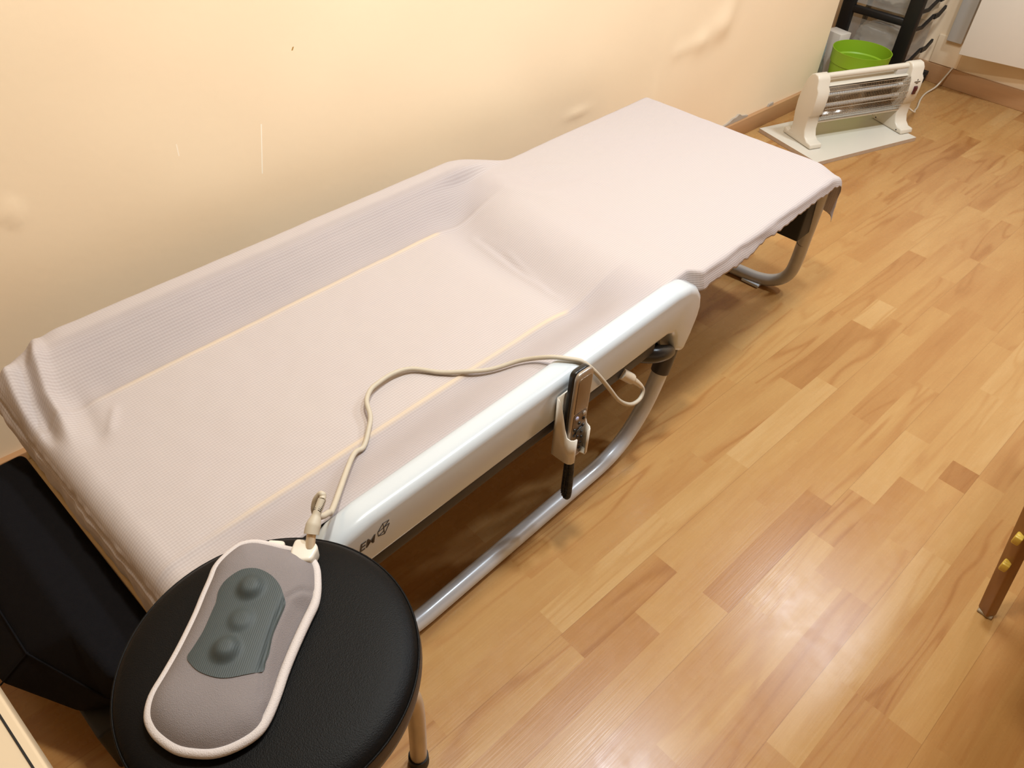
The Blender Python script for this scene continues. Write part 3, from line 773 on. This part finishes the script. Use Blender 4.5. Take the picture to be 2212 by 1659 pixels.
RIM = [(p.x, p.y) for p in catmull([(x - PC.x, y - PC.y, 0) for x, y in RIM], 4, closed=True)]
PATCH = [(0.048, 0.552), (0.06, 0.559), (0.078, 0.57), (0.099, 0.588), (0.107, 0.595), (0.117, 0.608), (0.13, 0.615), (0.149, 0.615), (0.161, 0.609), (0.17, 0.599), (0.176, 0.582), (0.177, 0.564), (0.173, 0.547), (0.168, 0.536), (0.153, 0.524), (0.136, 0.511), (0.121, 0.494), (0.113, 0.488), (0.104, 0.48), (0.085, 0.487), (0.07, 0.495), (0.059, 0.506), (0.05, 0.523), (0.047, 0.538)]
PATCH = [(p.x, p.y) for p in catmull([(x - PC.x, y - PC.y, 0) for x, y in PATCH], 4, closed=True)]
CREASE = [(0.21, 0.535), (0.195, 0.545), (0.175, 0.544), (0.169, 0.54), (0.148, 0.525), (0.129, 0.508), (0.115, 0.494), (0.103, 0.481), (0.088, 0.456)]
CREASE = [(x - PC.x, y - PC.y) for x, y in CREASE]
BALLS = [(0.148 - PC.x, 0.582 - PC.y, 0.0145, 0.009), (0.117 - PC.x, 0.550 - PC.y, 0.0135, 0.004), (0.085 - PC.x, 0.527 - PC.y, 0.0145, 0.0095)]
AC = Vector((0.0, 0.0))
def segdist(x, y, pts, closed):
    best = 9; n = len(pts)
    for i in range(n if closed else n - 1):
        ax, ay = pts[i]; bx, by = pts[(i + 1) % n]
        t = ((x - ax) * (bx - ax) + (y - ay) * (by - ay)) / max(1e-12, (bx - ax) ** 2 + (by - ay) ** 2); t = min(1, max(0, t))
        d = math.hypot(x - ax - t * (bx - ax), y - ay - t * (by - ay))
        best = min(best, d)
    return best
def crease_side(x, y):
    # signed: positive on the sloping lower flank
    best = 9; sg = 1
    for (ax, ay), (bx, by) in zip(CREASE[:-1], CREASE[1:]):
        t = ((x - ax) * (bx - ax) + (y - ay) * (by - ay)) / max(1e-12, (bx - ax) ** 2 + (by - ay) ** 2); t = min(1, max(0, t))
        d = math.hypot(x - ax - t * (bx - ax), y - ay - t * (by - ay))
        if d < best: best = d; sg = (bx - ax) * (y - ay) - (by - ay) * (x - ax)
    return best if sg > 0 else -best
def padz(x, y, balls=True):
    d = segdist(x, y, RIM, True)
    z = 0.013 + 0.024 * (1 - math.exp(-d / 0.016))
    c = crease_side(x, y)
    z -= 0.0035 * math.exp(-(c / 0.0028) ** 2)
    if c > 0: z -= 0.009 * sstep(0, 0.022, c)
    if balls:
        for bx, by, r, h in BALLS: z += h * math.exp(-(((x - bx) ** 2 + (y - by) ** 2) / r ** 2) ** 2.2)
    return z
def polar(poly, rings, c, zf):
    n = len(poly); V = [(c[0], c[1], zf(*c))]; F = []
    for k in range(1, rings + 1):
        t = k / rings
        for (x, y) in poly:
            px, py = c[0] + (x - c[0]) * t, c[1] + (y - c[1]) * t; V.append((px, py, zf(px, py)))
    for i in range(n): F.append((0, 1 + i, 1 + (i + 1) % n))
    for k in range(rings - 1):
        a = 1 + k * n; b = a + n
        for i in range(n): F.append((a + i, b + i, b + (i + 1) % n, a + (i + 1) % n))
    return V, F, n, rings
def pad_body():
    V, F, n, r = polar(RIM, 26, (0.002, 0.002), lambda x, y: padz(x, y, False))
    last = 1 + (r - 1) * n; k = len(V)
    for i in range(n): x, y, z = V[last + i]; V.append((x * 0.97, y * 0.97, 0.0015))
    for i in range(n): F.append((last + i, k + i, k + (i + 1) % n, last + (i + 1) % n))
    F.append(tuple(range(k, k + n)))
    return autosmooth(mesh('fabric_body', V, F, M['pad_fabric'], pad), 50)
pad_body()
tube('binding', [(x, y, 0.0105) for x, y in RIM], 0.0062, M['pad_rim'], pad, n=10, closed=True)
V_, F_, n_, r_ = polar(PATCH, 26, (0.008, 0.004), lambda x, y: padz(x, y) + 0.0012)
mesh('mesh_panel', V_, F_, M['pad_mesh'], pad)
# white plug housing and connector at the far corner
hs = prism('plug_housing', rounded([(0.110, 0.060), (0.127, 0.074), (0.144, 0.055), (0.143, 0.042), (0.124, 0.030), (0.104, 0.046)], 0.006, 4), 0.002, 0.026, 'z', M['white_plastic'], pad, bev=0.004, seg=3)
prism('strap_end', rounded([(0.090, 0.090), (0.102, 0.105), (0.118, 0.088), (0.106, 0.072)], 0.005, 4), 0.003, 0.014, 'z', M['white_plastic'], pad, bev=0.003)

# ------------------------------------------------------------------ beige cord from the pad over the bed to the socket
cord = thing('power_cord', 'beige cord curling from the massage pad across the sheet and over the rail', 'cord', (0.24, 0.597, 0.51))
cb = Vector((0.24, 0.597, 0.51))
def crel(p): return Vector(p) - cb
def near(p): return Vector((p[0] * KS, p[1] * KS, H + (p[2] - H) * KS))
p0, p1, p2, p3, p4 = [near(q) for q in ((0.2385, 0.5935, 0.515), (0.2475, 0.6035, 0.524), (0.2540, 0.6090, 0.5295), (0.2700, 0.6200, 0.540), (0.2850, 0.6290, 0.548))]
tube('metal_ferrule', [crel(p) for p in (p0, p1, p2)], [0.0062, 0.0062, 0.0060], M['steel'], cord, n=16)
sr = catmull([crel(p1 + (p2 - p1) * 0.3), crel(p2), crel(p2.lerp(p3, 0.55)), crel(p3), crel(p4)], 6)
tube('strain_relief', sr, [0.0098 if i < 9 else max(0.0056, 0.0098 - (i - 9) * 0.00055) for i in range(len(sr))], M['cord'], cord, n=14)
def ribs():
    mb = MB()
    for k in range(8):
        t = k / 7; c = crel(p3.lerp(p4, 0.05 + 0.85 * t)) + Vector((0, 0, 0.0055 - 0.0012 * t)); d = (p4 - p3).normalized(); sd = d.cross(Vector((0, 0, 1))).normalized()
        for q in (-1, 1):
            mb.add(tubegeo([c + sd * q * 0.0016 , c + sd * q * 0.0052 - Vector((0, 0, 0.0028))], 0.0008, 6))
    return mb.build('grip_ribs', M['joint'], cord)
ribs()
mat_uv = [(0.347, -0.291, .010), (0.379, -0.278, .001), (0.409, -0.255, .004), (0.429, -0.235, .009), (0.446, -0.204, .012), (0.469, -0.184, .010), (0.492, -0.176, .008), (0.533, -0.173, .006), (0.568, -0.185, .003), (0.60, -0.228, .001), (0.629, -0.26, .001), (0.669, -0.294, .004), (0.715, -0.328, .004)]
pts = [crel(p4), crel(p4 + Vector((0.004, 0.004, 0.0005))), crel((0.2790, 0.6125, 0.5785)), crel((0.2780, 0.6165, 0.576)), crel((0.2715, 0.6195, 0.566)), crel((0.2665, 0.6185, 0.552)), crel((0.2690, 0.6205, 0.534)), crel((0.2800, 0.6295, 0.514)), crel((0.2960, 0.6415, 0.497)), crel((0.3150, 0.6620, 0.474))]
for (u, v, lift) in mat_uv:
    vv = v + 0.06; z = ztop(u, vv) + 0.0055 + lift
    pts.append(crel(bedpt(u, vv, z)))
rail_pts = [(0.737, -0.318, 0.4630), (0.757, -0.345, 0.4640), (0.774, -0.366, 0.4600), (0.790, -0.380, 0.440), (0.815, -0.386, 0.405), (0.850, -0.388, 0.355), (0.885, -0.389, 0.305), (0.920, -0.389, 0.268), (0.955, -0.388, 0.243), (0.985, -0.386, 0.238), (0.998, -0.381, 0.252), (0.988, -0.376, 0.270), (0.975, -0.372, 0.284)]
for (u, v, z) in rail_pts: pts.append(crel(bedpt(u, v, z)))
tube('cable', catmull(pts, 6), 0.0045, M['cord'], cord, n=10)
pl = [crel(bedpt(*q)) for q in ((0.992, -0.3775, 0.264), (0.980, -0.374, 0.279), (0.962, -0.370, 0.298), (0.950, -0.367, 0.310), (0.926, -0.361, 0.333))]
tube('socket_plug', catmull(pl, 4), [0.0055, 0.0058, 0.006, 0.0062, 0.0066, 0.007, 0.0074, 0.0078, 0.0082, 0.0122, 0.0125, 0.0125, 0.0125, 0.0125, 0.0125, 0.0125, 0.0125][:17], M['cord_white'], cord, n=14)

# ------------------------------------------------------------------ black padded bench against the head of the bed
ben = thing('padded_bench', 'low black padded fabric bench butting against the head end of the bed', 'bench', bedpt(-0.11, 0.05, 0), TH)
def bench_body():
    o = Vector((-0.11, 0.05)); 
    # v here is measured from the bed's centre line (centre = photo v + 0.06)
    top = [(-0.013, 0.315), (-0.105, 0.315), (-0.105, -0.10), (-0.102, -0.225), (-0.013, -0.235)]
    mid = [(-0.010, 0.325), (-0.172, 0.325), (-0.172, -0.028), (-0.117, -0.190), (-0.010, -0.245)]
    bot = [(-0.010, 0.320), (-0.225, 0.320), (-0.232, 0.010), (-0.165, -0.125), (-0.010, -0.235)]
    V = []; F = []
    for lv, z in ((top, 0.284), (mid, 0.200), (bot, 0.120)):
        for (u, v) in lv: V.append((u - o.x, v - o.y, z))
    F.append((0, 1, 2, 3, 4)); F.append((14, 13, 12, 11, 10))
    for k in range(2):
        for i in range(5): F.append((k * 5 + i, k * 5 + (i + 1) % 5, (k + 1) * 5 + (i + 1) % 5, (k + 1) * 5 + i))
    ob = mesh('cushion', V, F, M['black_fabric'], ben)
    bevel(ob, 0.012, 4, 15)
    K = [Vector((q[0] - o.x, q[1] - o.y, z)) for q, z in (((-0.174, 0.32), 0.2), ((-0.174, -0.028), 0.2), ((-0.119, -0.190), 0.2), ((-0.06, -0.224), 0.2))]
    tube('seam', K, 0.0016, M['black_fabric'], ben, n=8)
    tube('seam', [Vector((-0.172 - o.x, -0.028 - o.y, 0.2)), Vector((-0.230 - o.x, 0.008 - o.y, 0.122))], 0.0016, M['black_fabric'], ben, n=8)
    box('plinth', (-0.05, 0.085, -0.24, 0.24, 0.0, 0.123), M['black_void'], ben, bev=0.005)
bench_body()

# ------------------------------------------------------------------ cream desk at the lower left
cab = thing('desk', 'cream desk top corner with a dark groove, at the lower left beside the bench', 'desk', (-0.112, 0.58, 0), R(5))
box('desktop', (-0.70, 0.0, -0.62, 0.165, 0.555, 0.600), M['cabinet'], cab, bev=0.003)
box('edge_groove', (-0.0105, -0.0085, -0.60, 0.160, 0.597, 0.6008), M['black_void'], cab)
box('side_panel', (-0.66, -0.55, -0.58, 0.10, 0.0, 0.555), M['cabinet'], cab, bev=0.002)

# ------------------------------------------------------------------ wooden table at the right: only its leg reaches into the photo
tab = thing('wooden_table', 'brown wooden table leg with yellow knobs at the right edge of the photo', 'table', (1.33, -0.105, 0))
def table():
    def leg(x0, y0, x1, y1, nm='leg'):
        a = Vector((x0, y0, 0.006)); b = Vector((x1, y1, 0.70)); V = []
        for p, hh in ((a, 0.0135), (b, 0.017)):
            for dx, dy in ((-1, -1), (1, -1), (1, 1), (-1, 1)):
                ca, sa = math.cos(R(-32)), math.sin(R(-32)); ex, ey = dx * hh * 0.9, dy * hh
                V.append((p.x + ex * ca - ey * sa, p.y + ex * sa + ey * ca, p.z))
        F = [(0, 1, 2, 3), (7, 6, 5, 4)] + [(i, (i + 1) % 4, 4 + (i + 1) % 4, 4 + i) for i in range(4)]
        o = mesh(nm, V, F, M['chair_wood'], tab); bevel(o, 0.003, 2)
        v, f = boxgeo(x0 - 0.012, x0 + 0.012, y0 - 0.0145, y0 + 0.0145, 0.0003, 0.0075)
        bevel(mesh('foot_pad', v, f, M['felt'], o), 0.002, 2)
        return o
    l = leg(0, 0, 0.0, 0.11)
    for z in (0.157, 0.232):
        y = 0.11 * z / 0.70
        v, f = boxgeo(-0.024, -0.010, y - 0.004, y + 0.010, z - 0.013, z + 0.013)
        ko = mesh('knob', v, f, M['yellow'], l); bevel(ko, 0.003, 2)
        v, f = boxgeo(-0.030, -0.022, y - 0.004, y + 0.010, z - 0.002, z + 0.013)
        bevel(mesh('knob_tip', v, f, M['yellow'], l), 0.002, 2)
    leg(0.62, 0.0, 0.62, 0.11); leg(0.62, -0.62, 0.62, -0.60); leg(0, -0.62, 0, -0.60)
    box('tabletop', (-0.30, 0.78, -0.72, 0.125, 0.700, 0.724), M['chair_wood'], tab, bev=0.006)
table()

# ------------------------------------------------------------------ heater on a white board
HA = R(-21)
brd = prism('heater_board', [(-0.288, -0.168), (0.288, -0.168), (0.288, 0.168), (-0.288, 0.168)], 0.0, 0.016, 'z', M['heater_board'])
BA = math.atan2(1.023 - 1.182, 3.424 - 2.840)
brd.location = (3.174, 1.267, 0.0006); brd.rotation_euler = (0, 0, BA); 
tag(brd, 'white laminated board on the floor under the quartz heater', 'board')
brd.data.materials.append(M['board_edge'])
for p in brd.data.polygons:
    if abs(p.normal.z) < 0.5: p.material_index = 1
    p.use_smooth = False
hea = thing('quartz_heater', 'white portable quartz heater with grille and carry handle standing on a board', 'heater', (2.925, 1.257, 0.0175), HA); hea.scale = (1, 1, 0.955)
def upright(s0, s1, nm):
    prf = [(0.0, 0.0), (0.175, 0.0), (0.178, 0.022), (0.168, 0.028), (0.150, 0.020), (0.138, 0.030), (0.137, 0.06), (0.146, 0.11), (0.148, 0.16), (0.142, 0.21), (0.128, 0.255), (0.112, 0.279), (0.096, 0.288), (0.076, 0.284), (0.064, 0.268),
           (0.060, 0.240), (0.048, 0.226), (0.046, 0.180), (0.050, 0.128), (0.060, 0.118), (0.058, 0.060), (0.048, 0.036), (0.030, 0.022), (0.004, 0.020)]
    return prism(nm, prf, s0, s1, 'x', M['heater'], hea, bev=0.005, seg=3, ang=55)
upright(0.0, 0.060, 'upright'); upright(0.480, 0.545, 'upright')
tube('carry_handle', [(0.05, 0.098, 0.268), (0.28, 0.098, 0.268), (0.49, 0.098, 0.268)], 0.0125, M['heater'], hea, n=16)
box('housing_top', (0.055, 0.485, 0.074, 0.135, 0.2315, 0.2375), M['heater'], hea, bev=0.003)
box('handle_bracket', (0.425, 0.482, 0.088, 0.106, 0.236, 0.270), M['panel_grey'], hea, bev=0.002)
def reflector():
    prf = []
    for k in range(13):
        a = R(-68 + 136 * k / 12); prf.append((0.070 + 0.060 * math.cos(a), 0.163 + 0.078 * math.sin(a)))
    V = [(s, w_, z) for s in (0.056, 0.484) for w_, z in prf]; n = len(prf)
    F = [(i, i + 1, n + i + 1, n + i) for i in range(n - 1)]
    o = mesh('reflector', V, F, M['chrome'], hea); m = o.modifiers.new('thickness', 'SOLIDIFY'); m.thickness = 0.0015
    return o
reflector()
box('lower_tray', (0.056, 0.484, 0.060, 0.125, 0.084, 0.092), M['heater'], hea, bev=0.002)
for z in (0.188, 0.142):
    q = tube('quartz_tube', [(0.062, 0.092, z), (0.478, 0.092, z)], 0.0075, M['quartz'], hea, n=14)
    tube('tube_cap', [(0.455, 0.092, z), (0.480, 0.092, z)], 0.011, M['white_plastic'], q, n=14)
def grille():
    mb = MB()
    def fy(z):
        t = (z - 0.163) / 0.075; return 0.062 - 0.016 * (1 - t * t)
    zs = [0.094 + (0.234 - 0.094) * k / 14 for k in range(15)]
    for k in range(50):
        s = 0.062 + 0.416 * k / 49
        mb.add(tubegeo([(s, fy(z), z) for z in zs], 0.0011, 4))
    for z in (0.094, 0.108, 0.122, 0.150, 0.176, 0.206, 0.220, 0.234):
        mb.add(tubegeo([(0.058, fy(z) - 0.0008, z), (0.482, fy(z) - 0.0008, z)], 0.0013, 5))
    o = mb.build('grille', M['wire'], hea); o['label'] = 'chrome wire grille'
    return o
grille()
def dark_back():
    return box('back_panel', (0.056, 0.484, 0.128, 0.136, 0.092, 0.232), M['heater'], hea)
dark_back()
sw = box('switch', (0.505, 0.522, 0.0410, 0.0480, 0.160, 0.196), M['switch'], hea, bev=0.002)
box('rocker', (0.5075, 0.5195, 0.0375, 0.0420, 0.176, 0.193), M['switch'], sw, bev=0.001)
def heater_mark():
    mb = MB()
    mb.add(prismgeo([(0.510, 0.220), (0.516, 0.220), (0.513, 0.226)], 0.0465, 0.0478, 'y'))
    mb.add(prismgeo([(0.498, 0.213), (0.528, 0.213), (0.528, 0.2155), (0.498, 0.2155)], 0.0455, 0.0472, 'y'))
    mb.add(prismgeo([(0.507, 0.207), (0.519, 0.207), (0.519, 0.209), (0.507, 0.209)], 0.0455, 0.0472, 'y'))
    return mb.build('printed_mark', M['print'], hea)
heater_mark()
for (w_, z) in ((0.125, 0.095), (0.155, 0.012), (0.030, 0.010)):
    tube('screw', [(0.4785, w_, z), (0.4815, w_, z)], 0.003, M['joint'], hea, n=10)
def hl(p):
    c, s = math.cos(-HA), math.sin(-HA); d = Vector(p) - Vector((2.925, 1.257, 0.0175)); return Vector((d.x * c - d.y * s, d.x * s + d.y * c, d.z))
hc = [Vector((0.540, 0.10, 0.10)), Vector((0.556, 0.10, 0.086)), hl((3.52, 1.115, 0.07)), hl((3.62, 1.145, 0.04)), hl((3.74, 1.178, 0.010)), hl((3.857, 1.215, 0.0055)), hl((3.95, 1.232, 0.0055)), hl((4.03, 1.226, 0.018)), hl((4.08, 1.220, 0.055)), hl((4.11, 1.211, 0.10))]
tube('power_lead', catmull(hc, 6), 0.0040, M['cord_white'], hea, n=10)

# ------------------------------------------------------------------ lime bin
bin_ = thing('waste_bin', 'round lime green plastic bin behind the heater in the wall corner', 'bin', (3.512, 1.420, 0.0005))
lathe('bucket', [(0.095, 0.0), (0.099, 0.004), (0.116, 0.170), (0.1165, 0.187), (0.1215, 0.191), (0.1245, 0.241), (0.1255, 0.245), (0.1225, 0.245), (0.1195, 0.195), (0.1145, 0.190), (0.096, 0.008), (0.002, 0.006)], M['green'], bin_, n=64, top=False, sharp=35)

# ------------------------------------------------------------------ drawer cart
cart = thing('drawer_cart', 'black framed drawer cart on casters with clear bag-filled drawers in the alcove', 'drawer cart', (3.80, 1.34, 0))
CW, CD = 0.36, 0.29       # width along y, depth along x
def post(y0, y1, x0, x1): return box('post', (x0, x1, y0, y1, 0.055, 0.92), M['cart_black'], cart, bev=0.006)
post(-0.005, 0.060, -0.012, 0.018); post(CW - 0.060, CW, -0.012, 0.018)
post(CW - 0.02, CW, CD - 0.03, CD)
for z in (0.058, 0.287, 0.515, 0.745):
    box('cross_bar', (-0.010, 0.016, 0.055, CW - 0.055, z + 0.008, z + 0.040), M['cart_black'], cart, bev=0.006)
for z in (0.135, 0.285, 0.36, 0.515):
    # stepped side runner
    for q, poly in enumerate(([(0.018, 0.0), (0.085, -0.004), (0.105, 0.004), (0.175, 0.030), (0.172, 0.044), (0.10, 0.018), (0.08, 0.010), (0.018, 0.014)],
                              [(0.186, 0.020), (0.235, 0.022), (0.285, 0.050), (0.281, 0.064), (0.230, 0.040), (0.184, 0.042)])):
        prism('side_runner', [(x, z + dz_) for x, dz_ in poly], -0.004, 0.006, 'y', M['cart_black'], cart)
for z0, z1 in ((0.105, 0.275), (0.335, 0.505), (0.563, 0.735)):
    V, F = boxgeo(0.012, CD - 0.032, 0.022, CW - 0.022, z0, z1); F = [f for f in F if f != (1, 5, 7, 3)]
    d = mesh('drawer', V, F, M['clear'], cart, smooth=False); m = d.modifiers.new('thickness', 'SOLIDIFY'); m.thickness = 0.002
for (x, y) in ((0.02, 0.03), (CD - 0.02, -0.022), (0.02, CW - 0.03), (CD - 0.02, CW - 0.03)):
    mb = MB(); v, f = lathegeo([(0.008, -0.013), (0.022, -0.012), (0.0245, -0.008), (0.0245, 0.008), (0.022, 0.012), (0.008, 0.013)], 24)
    mb.add(([(a, c, b + 0.0248) for a, b, c in v], f)); mb.add(boxgeo(-0.012, 0.018, -0.016, 0.016, 0.040, 0.058))
    c_ = mb.build('caster', M['rubber'], cart, smooth=False); c_.location = (x, y, 0); autosmooth(c_, 35)
def bag(name, x, y, z, sx, sy, sz, seed, label, mat, group=None):
    bm = bmesh.new(); bmesh.ops.create_icosphere(bm, subdivisions=5, radius=1.0)
    for v in bm.verts:
        p = v.co.copy(); q = p * 1.6 + Vector((seed, seed * 1.7, 0))
        r = 1 + 0.30 * noise.noise(q) + 0.16 * abs(noise.noise(q * 2.7)) + 0.08 * noise.noise(q * 6)
        c = Vector((max(-0.86, min(0.86, p.x * r)), max(-0.86, min(0.86, p.y * r)), max(-0.80, p.z * r)))
        v.co = Vector((c.x * sx, c.y * sy, c.z * sz))
    me = bpy.data.meshes.new(name); bm.to_mesh(me); bm.free(); me.materials.append(mat); me.shade_smooth()
    o = put(bpy.data.objects.new(name, me)); o.location = (x, y, z)
    return tag(o, label, 'bag', group)
bag('plastic_bag', 3.93, 1.515, 0.178, 0.108, 0.125, 0.080, 1.0, 'crumpled pale plastic bag in the lower clear drawer of the cart', M['bag'])
bag('plastic_bag', 3.93, 1.515, 0.405, 0.108, 0.125, 0.075, 5.3, 'crumpled pale plastic bag in the drawer above the black cross bar', M['bag'])
# white carton and thin bag between bin and wall corner
ct = box('carton', (-0.035, 0.035, -0.045, 0.045, 0.0, 0.255), M['white_plastic'], None, bev=0.002)
ct.location = (3.62, 1.600, 0.0006); ct.rotation_euler = (0, 0, R(-12)); tag(ct, 'narrow white carton standing behind the green bin at the wall end', 'carton')
fb = bag('film_bag', 3.475, 1.587, 0.105, 0.040, 0.024, 0.130, 9.1, 'thin see-through greenish plastic bag squeezed between green bin and wall', M['film'])

# ------------------------------------------------------------------ white cabinet on the far wall
wc = thing('wall_cabinet', 'white flat cabinet hung low on the far wall above the skirting', 'wall cabinet', (3.969, 1.170, 0.2))
da = math.atan2(0.901 - 1.166, 4.028 - 3.969)
dl = box('door', (0.0, 0.62, 0.0, 0.016, 0.0, 0.70), M['panel'], wc, bev=0.002); dl.rotation_euler = (0, 0, da)
box('body', (0.128, 0.170, 0.045, 0.115, 0.005, 0.70), M['panel_grey'], wc, bev=0.002)
